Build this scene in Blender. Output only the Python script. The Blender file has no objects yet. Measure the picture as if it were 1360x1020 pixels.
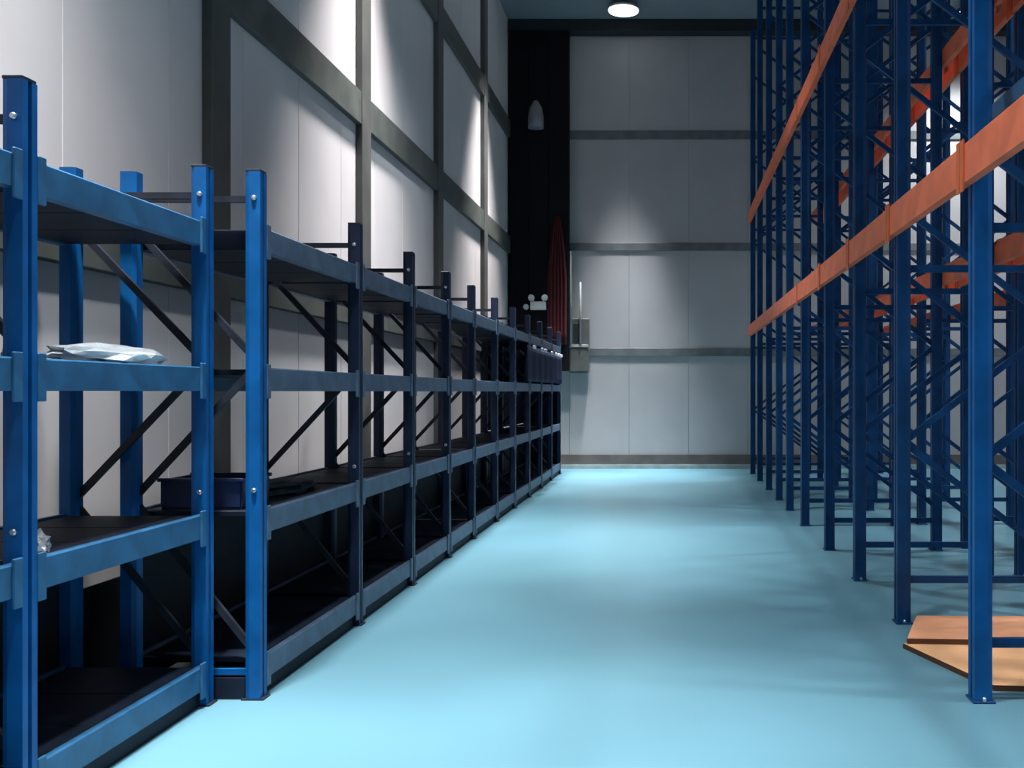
import bpy, bmesh, math, random
from mathutils import Vector, Matrix, noise
random.seed(7)
SC = bpy.context.scene
COL = SC.collection

# ------------------------------------------------------------------ camera
F_PX = 1300.0
cam_d = bpy.data.cameras.new('camera')
cam_d.sensor_width = 36.0
cam_d.lens = 36.0 * F_PX / 1360.0
cam_d.shift_x = -(890 - 680) / 1360.0
cam_d.shift_y = (520 - 510) / 1360.0
cam_d.clip_end = 100
cam = bpy.data.objects.new('camera', cam_d)
cam.location = (0, 0, 1.5)
cam.rotation_euler = (math.pi / 2, 0, 0)
COL.objects.link(cam)
SC.camera = cam

# ------------------------------------------------------------------ world, exposure
W = bpy.data.worlds.new('world'); SC.world = W
W.use_nodes = True
W.node_tree.nodes['Background'].inputs[0].default_value = (0.30, 0.50, 0.85, 1)
W.node_tree.nodes['Background'].inputs[1].default_value = 0.05
SC.view_settings.view_transform = 'Standard'
SC.view_settings.look = 'None'
SC.view_settings.exposure = 0.0
SC.view_settings.gamma = 1.0
SC.view_settings.use_curve_mapping = False

# lamp settings used by the lamp builders further down
BAY_POWER, BAY_CONE, BAY_COL = 2300, 78, (0.88, 0.96, 1.0)
END_POWER, END_CONE = 7600, 37
NEAR_POWER, NEAR_CONE = 2300, 118    # the lamp behind the viewer      # the lamp by the end wall has a narrow reflector
FAR_POWER, FAR_CONE = 2600, 104
WALL_POWER, WALL_CONE, WALL_COL = 7400, 56, (1.0, 0.96, 0.94)
BAY_Y = (18.05, 10.7, 3.9, -2.4)
BAY_X = (-0.86, 5.6)
WALL_X, WALL_Y = -2.15, (3.38, 9.75, 16.15)
CEIL = 8.66

# ------------------------------------------------------------------ materials
def mat(name, col, rough=0.5, metal=0.0, var=0.12, scale=6.0, bump=0.0, spec=0.5, stretch=None, coat=0.0, detail=5, rvar=0.08):
    m = bpy.data.materials.new(name); m.use_nodes = True
    nt = m.node_tree; b = nt.nodes['Principled BSDF']
    b.inputs['Roughness'].default_value = rough
    b.inputs['Metallic'].default_value = metal
    b.inputs['Specular IOR Level'].default_value = spec
    b.inputs['Coat Weight'].default_value = coat
    tc = nt.nodes.new('ShaderNodeTexCoord')
    n = nt.nodes.new('ShaderNodeTexNoise'); n.inputs['Scale'].default_value = scale; n.inputs['Detail'].default_value = detail
    if stretch:
        mp = nt.nodes.new('ShaderNodeMapping'); mp.inputs['Scale'].default_value = stretch
        nt.links.new(tc.outputs['Object'], mp.inputs['Vector']); nt.links.new(mp.outputs[0], n.inputs['Vector'])
    else:
        nt.links.new(tc.outputs['Object'], n.inputs['Vector'])
    r = nt.nodes.new('ShaderNodeValToRGB')
    r.color_ramp.interpolation = 'EASE'; r.color_ramp.elements[0].position = 0.3; r.color_ramp.elements[1].position = 0.7
    r.color_ramp.elements[0].color = [c * (1 - var) for c in col] + [1]
    r.color_ramp.elements[1].color = [min(1, c * (1 + var)) for c in col] + [1]
    nt.links.new(n.outputs['Fac'], r.inputs['Fac']); nt.links.new(r.outputs[0], b.inputs['Base Color'])
    mr = nt.nodes.new('ShaderNodeMapRange'); mr.inputs['To Min'].default_value = max(0.02, rough - rvar); mr.inputs['To Max'].default_value = min(1, rough + rvar)
    nt.links.new(n.outputs['Fac'], mr.inputs['Value']); nt.links.new(mr.outputs[0], b.inputs['Roughness'])
    if bump:
        bp = nt.nodes.new('ShaderNodeBump'); bp.inputs['Strength'].default_value = bump; bp.inputs['Distance'].default_value = 0.01
        nt.links.new(n.outputs['Fac'], bp.inputs['Height']); nt.links.new(bp.outputs[0], b.inputs['Normal'])
    return m

def emit(name, col, strength):
    m = bpy.data.materials.new(name); m.use_nodes = True
    b = m.node_tree.nodes['Principled BSDF']
    b.inputs['Base Color'].default_value = (*col, 1)
    b.inputs['Emission Color'].default_value = (*col, 1); b.inputs['Emission Strength'].default_value = strength
    return m

M = dict(
    floor=mat('epoxy_floor', (0.125, 0.275, 0.345), 0.31, var=0.10, scale=0.55, spec=0.5, detail=1, rvar=0.03),
    wall=mat('wall_panel_white', (0.70, 0.67, 0.68), 0.45, var=0.04, scale=1.2),
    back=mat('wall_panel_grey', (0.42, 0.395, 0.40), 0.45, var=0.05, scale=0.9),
    seam=mat('panel_backing', (0.34, 0.34, 0.34), 0.8),
    girt=mat('girt_steel', (0.085, 0.095, 0.088), 0.55, var=0.18, scale=4),
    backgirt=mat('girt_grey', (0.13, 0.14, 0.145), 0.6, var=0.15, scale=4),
    column=mat('column_steel', (0.085, 0.088, 0.085), 0.55, var=0.15, scale=3),
    ceiling=mat('ceiling_panel', (0.22, 0.27, 0.30), 0.6, var=0.06, scale=1.0),
    beamdark=mat('roof_beam_dark', (0.012, 0.017, 0.024), 0.6),
    dark=mat('dark_cladding', (0.004, 0.005, 0.008), 0.7, var=0.3, scale=2, spec=0.15),
    skirt=mat('skirting_brown', (0.11, 0.095, 0.09), 0.6, var=0.2, scale=3),
    sill=mat('concrete_kerb', (0.30, 0.36, 0.36), 0.7, var=0.15, scale=5),
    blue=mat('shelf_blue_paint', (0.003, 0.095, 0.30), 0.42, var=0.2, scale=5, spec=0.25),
    navy=mat('rack_navy', (0.004, 0.046, 0.145), 0.42, var=0.25, scale=5, spec=0.25),
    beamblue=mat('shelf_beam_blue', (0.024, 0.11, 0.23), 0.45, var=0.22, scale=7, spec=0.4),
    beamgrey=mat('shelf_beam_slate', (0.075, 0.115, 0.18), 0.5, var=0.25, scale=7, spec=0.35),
    slate=mat('shelf_slate_navy', (0.010, 0.019, 0.05), 0.45, var=0.25, scale=5, spec=0.35),
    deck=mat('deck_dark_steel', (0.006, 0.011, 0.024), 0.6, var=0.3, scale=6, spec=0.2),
    rear_shade=mat('rear_shade_dark', (0.010, 0.014, 0.020), 0.65, var=0.4, scale=2.5, spec=0.2),  # near-black colour puts the bottom tier's shade into the sheets
    brace=mat('brace_dark_steel', (0.018, 0.022, 0.034), 0.5, var=0.3, scale=8, spec=0.3),
    orange=mat('beam_orange_paint', (0.95, 0.19, 0.085), 0.45, var=0.16, scale=5, spec=0.4),
    connector=mat('connector_orange', (0.75, 0.14, 0.04), 0.45, var=0.1, scale=8),
    zinc=mat('zinc_bolt', (0.62, 0.64, 0.66), 0.3, metal=0.9, var=0.1),
    sheet=mat('orange_board', (0.86, 0.37, 0.19), 0.6, var=0.14, scale=3.5, bump=0.1),
    sheet2=mat('tan_orange_board', (0.88, 0.45, 0.22), 0.6, var=0.12, scale=3, bump=0.1),
    edge=mat('board_edge_brown', (0.10, 0.035, 0.015), 0.7),
    plastic=mat('white_film', (0.85, 0.86, 0.88), 0.25, var=0.05, scale=20, bump=0.3),
    teal=mat('teal_film', (0.05, 0.22, 0.24), 0.3, var=0.4, scale=15, bump=0.3),
    crate=mat('crate_navy', (0.008, 0.018, 0.07), 0.45, var=0.2),
    tarp=mat('tarp_dark_teal', (0.012, 0.035, 0.045), 0.6, var=0.4, scale=8, bump=0.3),
    foil=mat('foil', (0.8, 0.8, 0.82), 0.25, metal=0.8, var=0.1, scale=20, bump=0.5),
    red=mat('dark_red_cloth', (0.075, 0.004, 0.008), 0.7, var=0.3, scale=3, stretch=(6, 1, 0.5)),
    white=mat('white_enclosure', (0.72, 0.72, 0.72), 0.4, var=0.06),
    box=mat('grey_cabinet', (0.10, 0.105, 0.10), 0.5, var=0.15),
    boxdark=mat('cabinet_window', (0.02, 0.03, 0.025), 0.25),
    pipe=mat('conduit_pale', (0.36, 0.36, 0.35), 0.4, var=0.08),
    housing=mat('lamp_housing', (0.10, 0.11, 0.12), 0.4, metal=0.6),
    lens=emit('lamp_lens', (0.9, 1.0, 1.0), 3),
    shade=mat('lamp_shade_pale', (0.22, 0.20, 0.23), 0.5),
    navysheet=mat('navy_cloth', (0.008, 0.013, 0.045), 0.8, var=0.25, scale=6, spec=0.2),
)

# ------------------------------------------------------------------ helpers
_cache = {}
def me_box(dx, dy, dz, bev=0.0):
    """box centred on its origin"""
    k = ('box', round(dx, 4), round(dy, 4), round(dz, 4), bev)
    if k not in _cache:
        bm = bmesh.new(); bmesh.ops.create_cube(bm, size=1.0)
        for v in bm.verts: v.co = Vector((v.co.x * dx, v.co.y * dy, v.co.z * dz))
        if bev: bmesh.ops.bevel(bm, geom=bm.edges[:], offset=bev, segments=1, affect='EDGES')
        _cache[k] = bm
    bm = _cache[k]
    me = bpy.data.meshes.new('box'); bm.to_mesh(me); return me
_mm = {}
def shared(key, m, make):
    k = (key, m.name)
    if k not in _mm:
        me = make(); me.materials.append(m); _mm[k] = me
    return _mm[k]

def ob(name, me, parent=None, loc=(0, 0, 0), rot=None):
    o = bpy.data.objects.new(name, me); COL.objects.link(o)
    o.location = loc
    if rot is not None: o.rotation_euler = rot
    if parent: o.parent = parent
    return o
def box(name, m, size, loc, parent=None, bev=0.0, rot=None):
    me = shared(('box', tuple(round(s, 4) for s in size), bev), m, lambda: me_box(*size, bev))
    return ob(name, me, parent, loc, rot)
def b2(name, m, lo, hi, parent=None, bev=0.0):
    size = [hi[i] - lo[i] for i in range(3)]; c = [(hi[i] + lo[i]) / 2 for i in range(3)]
    return box(name, m, size, c, parent, bev)
def b2w(name, m, lo, hi):
    """box meshed in world coordinates, its object at the world origin, so that children use world coordinates too"""
    o = b2(name, m, lo, hi)
    me = o.data.copy(); me.transform(Matrix.Translation(o.location)); o.data = me; o.location = (0, 0, 0)
    return o
def empty(name, loc=(0, 0, 0)):
    return ob(name, None, None, loc)
def tag(o, label, cat, group=None):
    o['label'] = label; o['category'] = cat
    if group: o['group'] = group
    return o
def struct(o, label=None, cat=None):
    o['kind'] = 'structure'
    if label: o['label'] = label
    if cat: o['category'] = cat
    return o
def bar(name, m, p0, p1, w, t, parent):
    """thin channel bar from p0 to p1; w in the frame plane, t across it (along y)"""
    p0, p1 = Vector(p0), Vector(p1); d = p1 - p0; L = d.length
    def mk():
        # C channel profile, web on -y
        h, k = w / 2, t * 0.28
        prof = [(-h, 0), (h, 0), (h, t), (h - k, t), (h - k, k), (-h + k, k), (-h + k, t), (-h, t)]
        n = len(prof)
        vs = [(a, b - t / 2, -L / 2) for a, b in prof] + [(a, b - t / 2, L / 2) for a, b in prof]
        fs = [(i, (i + 1) % n, n + (i + 1) % n, n + i) for i in range(n)] + [tuple(range(n))[::-1], tuple(range(n, 2 * n))]
        me = bpy.data.meshes.new('bar'); me.from_pydata(vs, [], fs); me.update(); return me
    me = shared(('bar', w, t, round(L, 3)), m, mk)
    z = d.normalized(); y = Vector((0, 1, 0)) if abs(z.y) < 0.9 else Vector((1, 0, 0))
    x = y.cross(z).normalized(); y = z.cross(x)
    o = ob(name, me, parent)
    R = Matrix((x, y, z)).transposed()
    o.location = (p0 + p1) / 2; o.rotation_euler = R.to_euler()
    return o
def me_lathe(prof, n=20):
    vs, fs = [], []
    for r, z in prof:
        for i in range(n):
            a = 2 * math.pi * i / n; vs.append((r * math.cos(a), r * math.sin(a), z))
    for j in range(len(prof) - 1):
        for i in range(n):
            fs.append((j * n + i, j * n + (i + 1) % n, (j + 1) * n + (i + 1) % n, (j + 1) * n + i))
    fs.append(tuple(range(n))[::-1]); k = (len(prof) - 1) * n; fs.append(tuple(range(k, k + n)))
    me = bpy.data.meshes.new('lathe'); me.from_pydata(vs, [], fs); me.update()
    for p in me.polygons: p.use_smooth = len(p.vertices) == 4
    return me
def lathe(name, m, prof, loc, parent=None, n=20, rot=None):
    me = shared(('lathe', tuple(prof), n), m, lambda: me_lathe(prof, n))
    return ob(name, me, parent, loc, rot)
def tube(name, m, p0, p1, r, parent=None, n=10):
    p0, p1 = Vector(p0), Vector(p1); d = p1 - p0
    o = lathe(name, m, [(r, -d.length / 2), (r, d.length / 2)], (p0 + p1) / 2, parent, n)
    o.rotation_euler = d.to_track_quat('Z', 'Y').to_euler()
    return o
def me_post(w, dp, h, open_dir):
    """omega rack upright, w along y, dp along x, folded lips round a groove on the face at open_dir (x)"""
    a, g, s = w / 2, w * 0.14, w * 0.22
    pts = [(0, -a), (0, -g), (s, -g * 0.8), (s, g * 0.8), (0, g), (0, a), (dp * 0.72, a), (dp, a * 0.72), (dp, -a * 0.72), (dp * 0.72, -a)]
    pts = [(-x * open_dir, y) for x, y in pts]
    if open_dir > 0: pts = pts[::-1]
    n = len(pts)
    vs = [(x, y, 0) for x, y in pts] + [(x, y, h) for x, y in pts]
    fs = [(i, n + i, n + (i + 1) % n, (i + 1) % n) for i in range(n)] + [tuple(range(n)), tuple(range(n, 2 * n))[::-1]]
    me = bpy.data.meshes.new('post'); me.from_pydata(vs, [], fs)
    bm = bmesh.new(); bm.from_mesh(me); bmesh.ops.recalc_face_normals(bm, faces=bm.faces[:]); bm.to_mesh(me); bm.free()
    return me
def me_beam(L, h, t, side):
    """stepped box beam along y, outer face at x=0 looking towards side (+1/-1)"""
    st, sd = h * 0.24, t * 0.45
    pts = [(0, -h / 2), (0, h / 2 - 0.006), (0.006, h / 2), (t - sd, h / 2), (t - sd, h / 2 - st), (t, h / 2 - st), (t, -h / 2)]
    pts = [(-x * side, z) for x, z in pts]
    n = len(pts)
    vs = [(x, -L / 2, z) for x, z in pts] + [(x, L / 2, z) for x, z in pts]
    fs = [(i, (i + 1) % n, n + (i + 1) % n, n + i) for i in range(n)] + [tuple(range(n))[::-1], tuple(range(n, 2 * n))]
    me = bpy.data.meshes.new('beam'); me.from_pydata(vs, [], fs)
    bm = bmesh.new(); bm.from_mesh(me); bmesh.ops.recalc_face_normals(bm, faces=bm.faces[:]); bm.to_mesh(me); bm.free()
    return me

# ------------------------------------------------------------------ the setting
XL, XR, YB, YF = -3.12, 7.6, 19.1, -12.0
struct(b2('floor', M['floor'], (XL - 0.2, YF, -0.12), (XR + 0.2, YB + 0.2, 0)), 'pale turquoise epoxy floor of the aisle', 'floor')
struct(b2('ceiling', M['ceiling'], (XL - 0.2, YF, CEIL), (XR + 0.2, YB + 0.2, CEIL + 0.12)), 'grey ceiling high above the aisle', 'ceiling')

# left wall: backing, upright insulated panels, girts and columns
wl = struct(b2w('wall_left', M['seam'], (XL - 0.12, YF, 0), (XL - 0.035, YB, CEIL)), 'pale panelled wall with steel columns behind the low shelving', 'wall')
COLS = [9.71 - 3.19 * k for k in range(4, 0, -1)] + [9.71, 12.9, 16.1]
yy = YF
while yy < YB - 0.05:
    y2 = min(yy + 1.064, YB)
    b2('wall_panel', M['wall'], (XL - 0.035, yy + 0.003, 0.0), (XL, y2 - 0.003, CEIL), wl, 0.003)
    yy += 1.064
for h in (2.28, 4.28, 6.5):
    g = b2('girt', M['girt'], (XL, YF, h - 0.13), (XL + 0.06, YB - 0.33, h + 0.20), wl, 0.006)
for c in COLS:
    b2('column', M['column'], (XL, c, 0), (XL + 0.07, c + 0.28, CEIL), wl, 0.006)

# back wall
wb = struct(b2w('wall_back', M['seam'], (XL, YB + 0.035, 0), (XR, YB + 0.14, CEIL)), 'pale panelled end wall crossed by horizontal rails', 'wall')
xx = XL
while xx < XR - 0.05:
    x2 = min(xx + 1.16, XR)
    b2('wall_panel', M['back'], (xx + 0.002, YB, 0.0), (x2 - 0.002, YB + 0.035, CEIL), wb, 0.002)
    xx += 1.16
for h, t in ((2.27, 0.16), (4.32, 0.15), (6.5, 0.17)):
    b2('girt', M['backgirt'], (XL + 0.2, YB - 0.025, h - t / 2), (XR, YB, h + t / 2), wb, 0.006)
struct(b2('baseboard_back', M['skirt'], (XL, YB - 0.05, 0.08), (XR, YB, 0.27)), 'brown skirting along the end wall', 'baseboard')
struct(b2('trim_1', M['sill'], (XL, YB - 0.12, 0), (XR, YB, 0.08)), 'pale kerb at the foot of the end wall', 'trim')
struct(b2('trim_2', M['beamdark'], (XL, YB - 0.3, 8.43), (XR, YB, CEIL)), 'dark roof beam along the top of the end wall', 'beam')

# dark clad bulkhead in the far left corner
wc = struct(b2w('wall_corner', M['dark'], (XL + 0.02, YB - 0.3, 1.9), (-1.95, YB - 0.08, 8.43)), 'black clad bulkhead in the far left corner', 'wall')
for k in range(3):
    x0 = XL + 0.02 + k * 0.383
    b2('cladding_panel', M['dark'], (x0 + 0.006, YB - 0.33, 1.9), (x0 + 0.377, YB - 0.3, 8.43), wc, 0.004)
struct(b2('wall_right', M['wall'], (XR, YF, 0), (XR + 0.12, YB, CEIL)), 'pale wall beyond the pallet racks', 'wall')
struct(b2('wall_rear', M['wall'], (XL, YF - 0.12, 0), (XR, YF, CEIL)), 'pale wall behind the viewer', 'wall')

# ------------------------------------------------------------------ lamps
def bay_lamp(x, y, label, group, power=BAY_POWER, cone=BAY_CONE, col=BAY_COL):
    t = tag(empty('ceiling_lamp', (x, y, CEIL)), label, 'lamp', group)
    lathe('mount', M['housing'], [(0.06, -0.05), (0.06, 0.0)], (0, 0, 0), t)
    lathe('housing', M['white'], [(0.29, -0.13), (0.27, -0.08), (0.12, -0.05), (0.10, -0.04)], (0, 0, 0), t, 28)
    lathe('lens', M['lens'], [(0.235, -0.165), (0.275, -0.15), (0.275, -0.128)], (0, 0, 0), t, 28)
    ld = bpy.data.lights.new('bay_light', 'SPOT'); ld.energy = power; ld.color = col
    ld.spot_size = math.radians(cone); ld.spot_blend = 1.0; ld.shadow_soft_size = 0.25
    lo = bpy.data.objects.new('bay_light', ld); COL.objects.link(lo); lo.parent = t; lo.location = (0, 0, -0.2)
for i, y in enumerate(BAY_Y):
    bay_lamp(BAY_X[0], y, ['round white ceiling lamp glowing above the far end of the aisle', 'round ceiling lamp above the middle of the aisle',
             'round ceiling lamp above the near end of the aisle', 'round ceiling lamp behind the viewer'][i], 'aisle ceiling lamps', *((END_POWER, END_CONE) if i == 0 else (NEAR_POWER, NEAR_CONE) if i == 3 else (BAY_POWER, BAY_CONE)))
    bay_lamp(BAY_X[1], y, ['round ceiling lamp beyond the racks by the end wall', 'round ceiling lamp beyond the middle of the racks',
             'round ceiling lamp beyond the near racks', 'round ceiling lamp beyond the racks, behind the viewer'][i], 'far aisle ceiling lamps', FAR_POWER, FAR_CONE)
for y, lab in zip(WALL_Y, ('round ceiling lamp above the near blue shelving bay', 'round ceiling lamp above the middle of the navy shelving run',
                           'round ceiling lamp above the far end of the navy shelving run')):
    bay_lamp(WALL_X, y, lab, 'ceiling lamps over the shelving', WALL_POWER, WALL_CONE, WALL_COL)

# ------------------------------------------------------------------ left: low blue shelving
LV = (0.14, 0.86, 1.56, 2.25)
def shelving(x_front, ys, depth, label, mats, skip_back=(), back_mid=()):
    mp, mb, md = mats
    t = tag(empty('shelving_rack', (x_front, ys[0], 0)), label, 'rack', 'low shelving along the left wall')
    H, w, dp = 2.57, 0.078, 0.075
    y0 = ys[0]
    for i, y in enumerate(ys):
        y -= y0
        pm = mp[i] if isinstance(mp, (list, tuple)) else mp
        for side in (1, -1):
            xf = 0 if side > 0 else -depth
            p = ob('post', shared(('lpost', side), pm, lambda: me_post(w, dp, H, side)), t, (xf, y, 0))
            box('base_plate', M['brace'], (0.11, 0.085, 0.008), (-side * dp / 2, 0, 0.004), p)
            if side > 0 and i < 4:
                lathe('bolt', M['zinc'], [(0.013, 0), (0.013, 0.006), (0.008, 0.012)], (-0.03, -w / 2, 2.44), p, 8, (math.pi / 2, 0, 0))
                lathe('bolt', M['zinc'], [(0.013, 0), (0.013, 0.006), (0.008, 0.012)], (-0.03, -w / 2, 1.02), p, 8, (math.pi / 2, 0, 0))
            if side > 0:
                box('cap', M['brace'], (dp * 0.96, w * 0.96, 0.012), (-dp / 2, 0, H + 0.006), p, 0.002)
        xa, xb = -dp * 0.6, -depth + dp * 0.6
        for h in (0.13, 2.44):
            bar('strut', M['brace'] if h > 1 else pm, (xa, y, h), (xb, y, h), 0.03, 0.022, t)
        for (h0, s0, h1) in ((0.22, 0, 0.96), (0.98, 1, 1.62), (1.66, 0, 2.30)):
            a, b_ = (xa, xb) if s0 == 0 else (xb, xa)
            bar('diagonal_brace', M['brace'], (a, y + 0.012, h0), (b_, y + 0.012, h1), 0.032, 0.022, t)
    for i in range(len(ys) - 1):
        a, b_ = ys[i] - y0 + w / 2 + 0.002, ys[i + 1] - y0 - w / 2 - 0.002
        L = b_ - a; yc = (a + b_) / 2
        bmm = mb[i] if isinstance(mb, (list, tuple)) else mb
        for k, h in enumerate(LV):
            for side in (1, -1):
                xf = -0.006 if side > 0 else -depth + 0.006
                bo = ob('beam', shared(('lbeam', round(L, 3), side), bmm, lambda: me_beam(L, 0.115, 0.05, side)), t, (xf, yc, h))
                if side > 0:
                    for e in (-1, 1):
                        box('end_connector', bmm, (0.012, 0.045, 0.17), (0.004, e * (L / 2 - 0.022), -0.01), bo, 0.003)
            for j in range(3):
                dl = (L - 0.01) / 3
                th = 0.10 if k == 3 else 0.03      # top deck deepened to hide the lit rear beams, standing for shade
                box('deck_panel', md, (depth - 0.11, dl - 0.006, th), (-depth / 2, a + 0.005 + dl * (j + 0.5), h + 0.05 - th / 2), t, 0.004)
        b2('dark_kick_strip', M['deck'], (-0.045, a, 0.002), (-0.03, b_, 0.08), t)  # added dark strip standing for the shadow gap under the bottom beam
        if i not in skip_back:
            b2('rear_dark_fill', M['rear_shade'], (-depth - 0.012, a - 0.03, 0.03), (-depth - 0.002, b_ + 0.03, 0.90), t)  # added dark sheet standing for shade on the wall behind the bottom tier
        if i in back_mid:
            b2('rear_dark_fill', M['navysheet'], (-depth - 0.012, a - 0.03, 0.93), (-depth - 0.002, b_ + 0.03, 2.22), t)
    return t
# added dark sheet past the near bay's end, standing for shade on the wall
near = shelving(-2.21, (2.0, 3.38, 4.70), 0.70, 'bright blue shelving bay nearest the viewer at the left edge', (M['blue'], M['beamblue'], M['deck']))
b2('rear_dark_fill', M['rear_shade'], (-0.712, 2.77, 0.03), (-0.702, 3.6, 0.52), near)
ys2 = (4.79, 6.30, 7.60, 8.85, 9.98, 11.3, 12.6, 13.9, 15.2, 16.5, 17.8)
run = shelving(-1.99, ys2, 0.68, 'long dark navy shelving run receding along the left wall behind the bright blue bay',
               ([M['blue']] + [M['slate']] * 10, [M['beamgrey']] * 10, M['deck']), back_mid=(7, 8, 9))  # first frame blue, later frames a darker slate navy

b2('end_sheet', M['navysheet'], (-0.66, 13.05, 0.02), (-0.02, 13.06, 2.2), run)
b2('dark_kick_strip', M['deck'], (-0.60, -0.025, 0.002), (-0.08, -0.012, 0.105), run)

# navy cloth clipped along the far shelving
nb = tag(empty('hanging_cloth', (-1.955, 15.5, 1.64)), 'navy cloth clipped with white pegs to the far end of the shelving run', 'cloth')
def me_cloth(L, h, amp, n=60):
    vs, fs = [], []
    for j in range(7):
        for i in range(n + 1):
            u = i / n
            vs.append((amp * math.sin(u * 40) * (1 - 0.1 * j), (u - 0.5) * L, h * (j / 6)))
    for j in range(6):
        for i in range(n):
            a = j * (n + 1) + i; fs.append((a, a + 1, a + n + 2, a + n + 1))
    me = bpy.data.meshes.new('cloth'); me.from_pydata(vs, [], fs); me.update()
    bm = bmesh.new(); bm.from_mesh(me); bmesh.ops.solidify(bm, geom=bm.faces[:], thickness=0.004); bm.to_mesh(me); bm.free()
    for p in me.polygons: p.use_smooth = True
    return me
me = me_cloth(4.2, 0.5, 0.012); me.materials.append(M['navysheet']); ob('fabric', me, nb)
for y in (-1.6, -0.75, -0.35, 0.5, 1.1, 1.5, 1.85):
    box('peg', M['white'], (0.03, 0.16, 0.05), (0.03, y, 0.49), nb, 0.006)

# things lying on the shelving
def me_lump(rx, ry, rz, seed, crumple=0.25, flat=True, n=3):
    bm = bmesh.new(); bmesh.ops.create_icosphere(bm, subdivisions=n, radius=1.0)
    for v in bm.verts:
        d = 1 + crumple * noise.noise(v.co * 2.3 + Vector((seed, 0, 0))) + crumple * 0.6 * noise.noise(v.co * 5.1 + Vector((0, seed, 0)))
        v.co = Vector((v.co.x * rx * d, v.co.y * ry * d, v.co.z * rz * d))
        if flat and v.co.z < -rz * 0.5: v.co.z = -rz * 0.5
    lo = min(v.co.z for v in bm.verts)
    for v in bm.verts: v.co.z -= lo
    me = bpy.data.meshes.new('lump'); bm.to_mesh(me); bm.free()
    return me
def lump(name, m, dims, loc, seed, label, cat, crumple=0.25, rz=0):
    me = me_lump(*dims, seed, crumple); me.materials.append(m)
    return tag(ob(name, me, None, loc, (0, 0, rz)), label, cat)
DT = 0.05
lump('plastic_film', M['plastic'], (0.085, 0.40, 0.05), (-2.315, 4.05, LV[2] + DT + 0.008), 3.0, 'crumpled white plastic film on the middle shelf of the near blue bay', 'plastic film', 0.35)
lump('plastic_scrap', M['plastic'], (0.045, 0.06, 0.035), (-2.36, 3.54, LV[2] + DT), 9.0, 'small white plastic scrap beside the nearest blue post', 'plastic scrap', 0.4)
lump('plastic_bag', M['teal'], (0.14, 0.22, 0.05), (-2.53, 2.97, LV[2] + DT), 5.0, 'dark teal plastic bag on the middle shelf at the left picture edge', 'bag', 0.4)
lump('foil_ball', M['foil'], (0.042, 0.042, 0.048), (-2.32, 3.585, LV[1] + DT), 2.0, 'small shiny crumpled foil ball on the low shelf by the nearest post', 'foil ball', 0.4)
# crate
cr = tag(empty('storage_crate', (-2.34, 5.05, LV[1] + DT)), 'navy plastic crate on the low shelf behind the two bright blue posts', 'crate')
b2('base', M['crate'], (-0.2, -0.16, 0), (0.2, 0.16, 0.012), cr)
for s in (-1, 1):
    b2('side_wall', M['crate'], (s * 0.2 - 0.006, -0.16, 0.012), (s * 0.2 + 0.006, 0.16, 0.15), cr, 0.002)
    b2('end_wall', M['crate'], (-0.194, s * 0.16 - 0.006, 0.012), (0.194, s * 0.16 + 0.006, 0.15), cr, 0.002)
    b2('rim', M['crate'], (-0.215, s * 0.168 - 0.012, 0.14), (0.215, s * 0.168 + 0.012, 0.158), cr, 0.003)
lump('folded_tarp', M['tarp'], (0.2, 0.36, 0.05), (-2.32, 5.75, LV[1] + DT), 11.0, 'dark teal folded tarp on the low shelf of the navy run', 'tarp', 0.25)

# ------------------------------------------------------------------ right: tall pallet racks with orange beams
RY = (3.3, 4.76, 6.36, 7.80, 9.28, 10.95, 12.35, 13.55, 14.95, 16.45, 17.85)
def pallet_rack(x_front, depth, ys, H, label, pm0, pm, levels=(2.60, 4.66), front_orange=True):
    t = tag(empty('pallet_rack', (x_front, ys[0], 0)), label, 'rack', 'tall pallet racks on the right')
    w, dp = 0.10, 0.09
    y0 = ys[0]
    for i, y in enumerate(ys):
        y -= y0
        m = pm0 if i < 2 else pm  # first two frames take pm0, later ones pm
        for side in (-1, 1):            # -1: aisle face looks towards -x
            xf = 0 if side < 0 else depth
            p = ob('post', shared(('rpost', side, H), m, lambda: me_post(w, dp, H, side)), t, (xf, y, 0))
            box('base_plate', M['navy'], (0.11, 0.125, 0.01), (-side * dp / 2, 0, 0.005), p, 0.002)
            if i < 4:
                for bx_ in (-0.045, 0.045):
                    lathe('anchor_bolt', M['zinc'], [(0.012, 0), (0.012, 0.01), (0.006, 0.02)], (-side * dp / 2 + side * 0.0, bx_ * 1.22, 0.01), p, 6)
        xa, xb = dp * 0.7, depth - dp * 0.7
        bar('strut', M['navy'], (xa, y, 0.28), (xb, y, 0.28), 0.045, 0.03, t)
        h, s = 0.42, 0
        while h < H - 0.9:
            a, b_ = (xb, xa) if s == 0 else (xa, xb)
            bar('diagonal_brace', M['navy'], (a, y, h), (b_, y, h + 0.74), 0.04, 0.03, t)
            h += 0.76; s ^= 1
        for h in (2.3, 4.45, H - 0.15):
            bar('strut', M['navy'], (xa, y + 0.02, h), (xb, y + 0.02, h), 0.045, 0.03, t)
    for i in range(len(ys) - 1):
        a, b_ = ys[i] - y0, ys[i + 1] - y0
        L = b_ - a - 0.006; yc = (a + b_) / 2
        for h in levels:
            for side in (-1, 1):
                xf = -0.05 if side < 0 else depth + 0.05
                bo = ob('beam', shared(('rbeam', round(L, 3), side), M['orange'], lambda: me_beam(L, 0.19, 0.048, side)), t, (xf, yc, h))
                if i < 5:
                    for e in (-1, 1):
                        box('end_connector', M['connector'], (0.008, 0.05, 0.25), (side * 0.004, e * (L / 2 - 0.027), -0.01), bo, 0.002)
    return t
R1 = pallet_rack(1.465, 1.10, RY, 8.1, 'tall blue pallet rack with orange beams facing the aisle', M['blue'], M['navy'])
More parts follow.
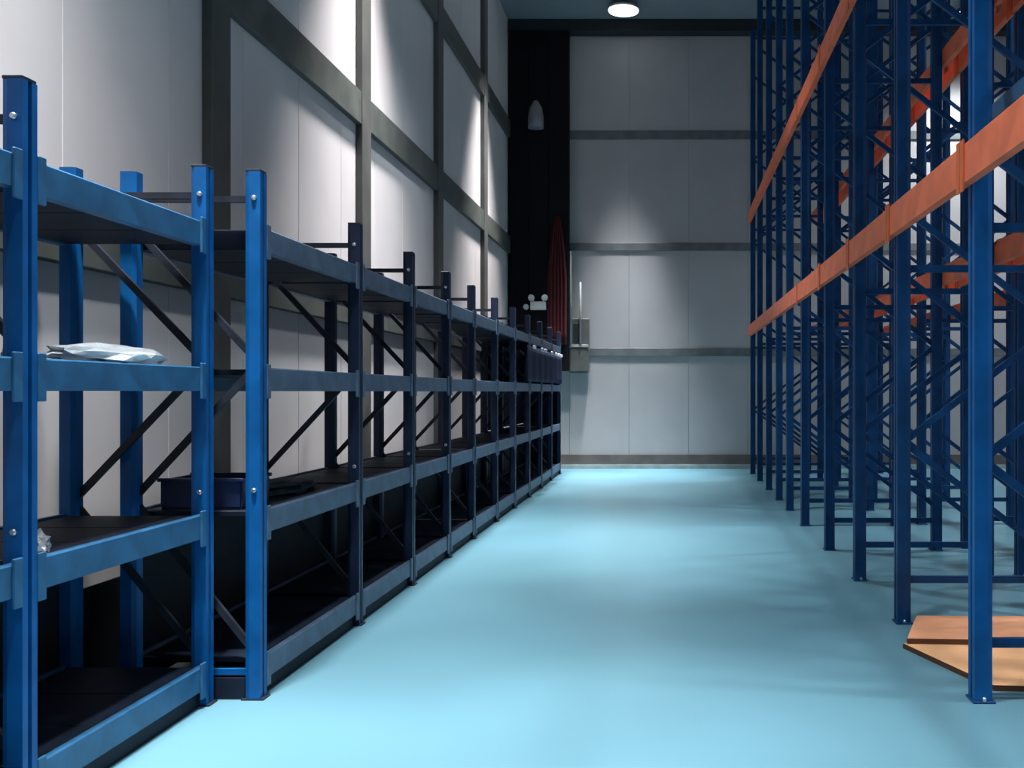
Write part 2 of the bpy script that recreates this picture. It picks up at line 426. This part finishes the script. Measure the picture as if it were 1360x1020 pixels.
R2 = pallet_rack(2.80, 1.10, tuple(y + 0.12 for y in RY[1:]), 8.1, 'tall blue pallet rack standing behind the rack that faces the aisle', M['navy'], M['navy'])
# blue rail lying on the struts of the near bay
b2('support_rail', M['beamblue'], (0.20, 0.08, 1.40 + 1.50), (0.26, 2.1, 1.50 + 1.49), R1, 0.006)

# orange boards on the floor inside the near bay
def me_board(pts, th):
    n = len(pts); vs = [(x, y, 0) for x, y in pts] + [(x, y, th) for x, y in pts]
    fs = [tuple(range(n))[::-1], tuple(range(n, 2 * n))] + [(i, (i + 1) % n, n + (i + 1) % n, n + i) for i in range(n)]
    me = bpy.data.meshes.new('board'); me.from_pydata(vs, [], fs)
    bm = bmesh.new(); bm.from_mesh(me); bmesh.ops.recalc_face_normals(bm, faces=bm.faces[:]); bm.to_mesh(me); bm.free()
    return me
def board(name, m, pts, th, loc, label):
    c = Vector((sum(p[0] for p in pts) / len(pts), sum(p[1] for p in pts) / len(pts)))
    me = me_board([(p[0] - c.x, p[1] - c.y) for p in pts], th); me.materials.append(m); me.materials.append(M['edge'])
    for p in me.polygons:
        if abs(p.normal.z) < 0.5: p.material_index = 1
    return tag(ob(name, me, None, (c.x, c.y, loc)), label, 'board', 'orange boards under the near rack')
board('floor_board', M['sheet2'], [(1.62, 4.90), (2.75, 4.82), (2.75, 5.85), (1.36, 5.72)], 0.03, 0.0, 'lighter tan orange board flat on the floor in front of the darker one')
board('floor_board', M['sheet'], [(1.38, 5.70), (2.7, 5.62), (2.7, 6.26), (1.58, 6.28)], 0.03, 0.032, 'darker orange board lapping over the lighter one under the near rack')

# ------------------------------------------------------------------ fittings in the far left corner
YC = YB - 0.33
# red cloth
def me_drape(h, w, n=36):
    vs, fs = [], []
    for j in range(13):
        v = j / 12; ww = w * (0.25 + 0.75 * min(1, v * 2.2) ** 0.7)
        for i in range(n + 1):
            u = i / n - 0.5
            vs.append((u * ww, -0.045 - 0.025 * math.sin(u * 34), -v * h))
    for j in range(12):
        for i in range(n):
            a = j * (n + 1) + i; fs.append((a, a + 1, a + n + 2, a + n + 1))
    me = bpy.data.meshes.new('drape'); me.from_pydata(vs, [], fs); me.update()
    bm = bmesh.new(); bm.from_mesh(me); bmesh.ops.solidify(bm, geom=bm.faces[:], thickness=0.005); bm.to_mesh(me); bm.free()
    for p in me.polygons: p.use_smooth = True
    return me
rd = tag(empty('hanging_drape', (-2.16, YC, 4.85)), 'dark red gathered cloth hanging on the black corner bulkhead', 'cloth')
me = me_drape(2.45, 0.36); me.materials.append(M['red']); ob('fabric', me, rd)
tube('hook', M['housing'], (0, 0, 0), (0, -0.06, 0), 0.012, rd)
# emergency light
em = tag(empty('emergency_light', (-2.52, YC, 3.06)), 'white twin-head emergency light on the black corner bulkhead', 'lamp')
box('battery_box', M['white'], (0.30, 0.09, 0.16), (0, -0.045, 0.08), em, 0.008)
for s in (-1, 1):
    hd = lathe('lamp_head', M['white'], [(0.03, 0), (0.05, 0.03), (0.065, 0.08), (0.05, 0.085)], (s * 0.10, -0.05, 0.24), em, 14, (math.radians(100), 0, s * 0.4))
    tube('stem', M['white'], (s * 0.09, -0.045, 0.155), (s * 0.10, -0.05, 0.22), 0.014, em)
lathe('socket', M['white'], [(0.055, 0), (0.055, 0.04), (0.03, 0.06)], (-0.24, 0, 0.06), em, 12, (math.pi / 2, 0, 0))
# pale lamp with conical shade
cl = tag(empty('wall_lamp', (-2.55, YC, 6.5)), 'unlit pale wall lamp with a tall cone shade in the black corner', 'lamp')
lathe('shade', M['shade'], [(0.15, 0.0), (0.15, 0.2), (0.12, 0.38), (0.05, 0.5), (0.03, 0.52)], (0, -0.19, 0), cl, 18)
b2('bracket', M['housing'], (-0.02, -0.17, 0.46), (0.02, 0, 0.50), cl)
# control cabinet
cb = tag(empty('control_box', (-1.76, YB - 0.026, 1.86)), 'grey control box with pale conduits on the end wall beside the shelving', 'control box')
box('body', M['box'], (0.38, 0.16, 1.05), (0, -0.08, 0.525), cb, 0.01)
box('door', M['box'], (0.33, 0.012, 0.44), (0, -0.166, 0.25), cb, 0.004)
box('window', M['boxdark'], (0.12, 0.012, 0.36), (-0.05, -0.166, 0.77), cb, 0.003)
box('rail', M['pipe'], (0.36, 0.02, 0.05), (0.0, -0.172, 0.52), cb, 0.004)
for x, h in ((-0.16, 2.35), (0.03, 1.75)):
    tube('conduit', M['pipe'], (x, -0.185, 0.55 if x < 0 else 0.55), (x, -0.185, h), 0.02, cb)
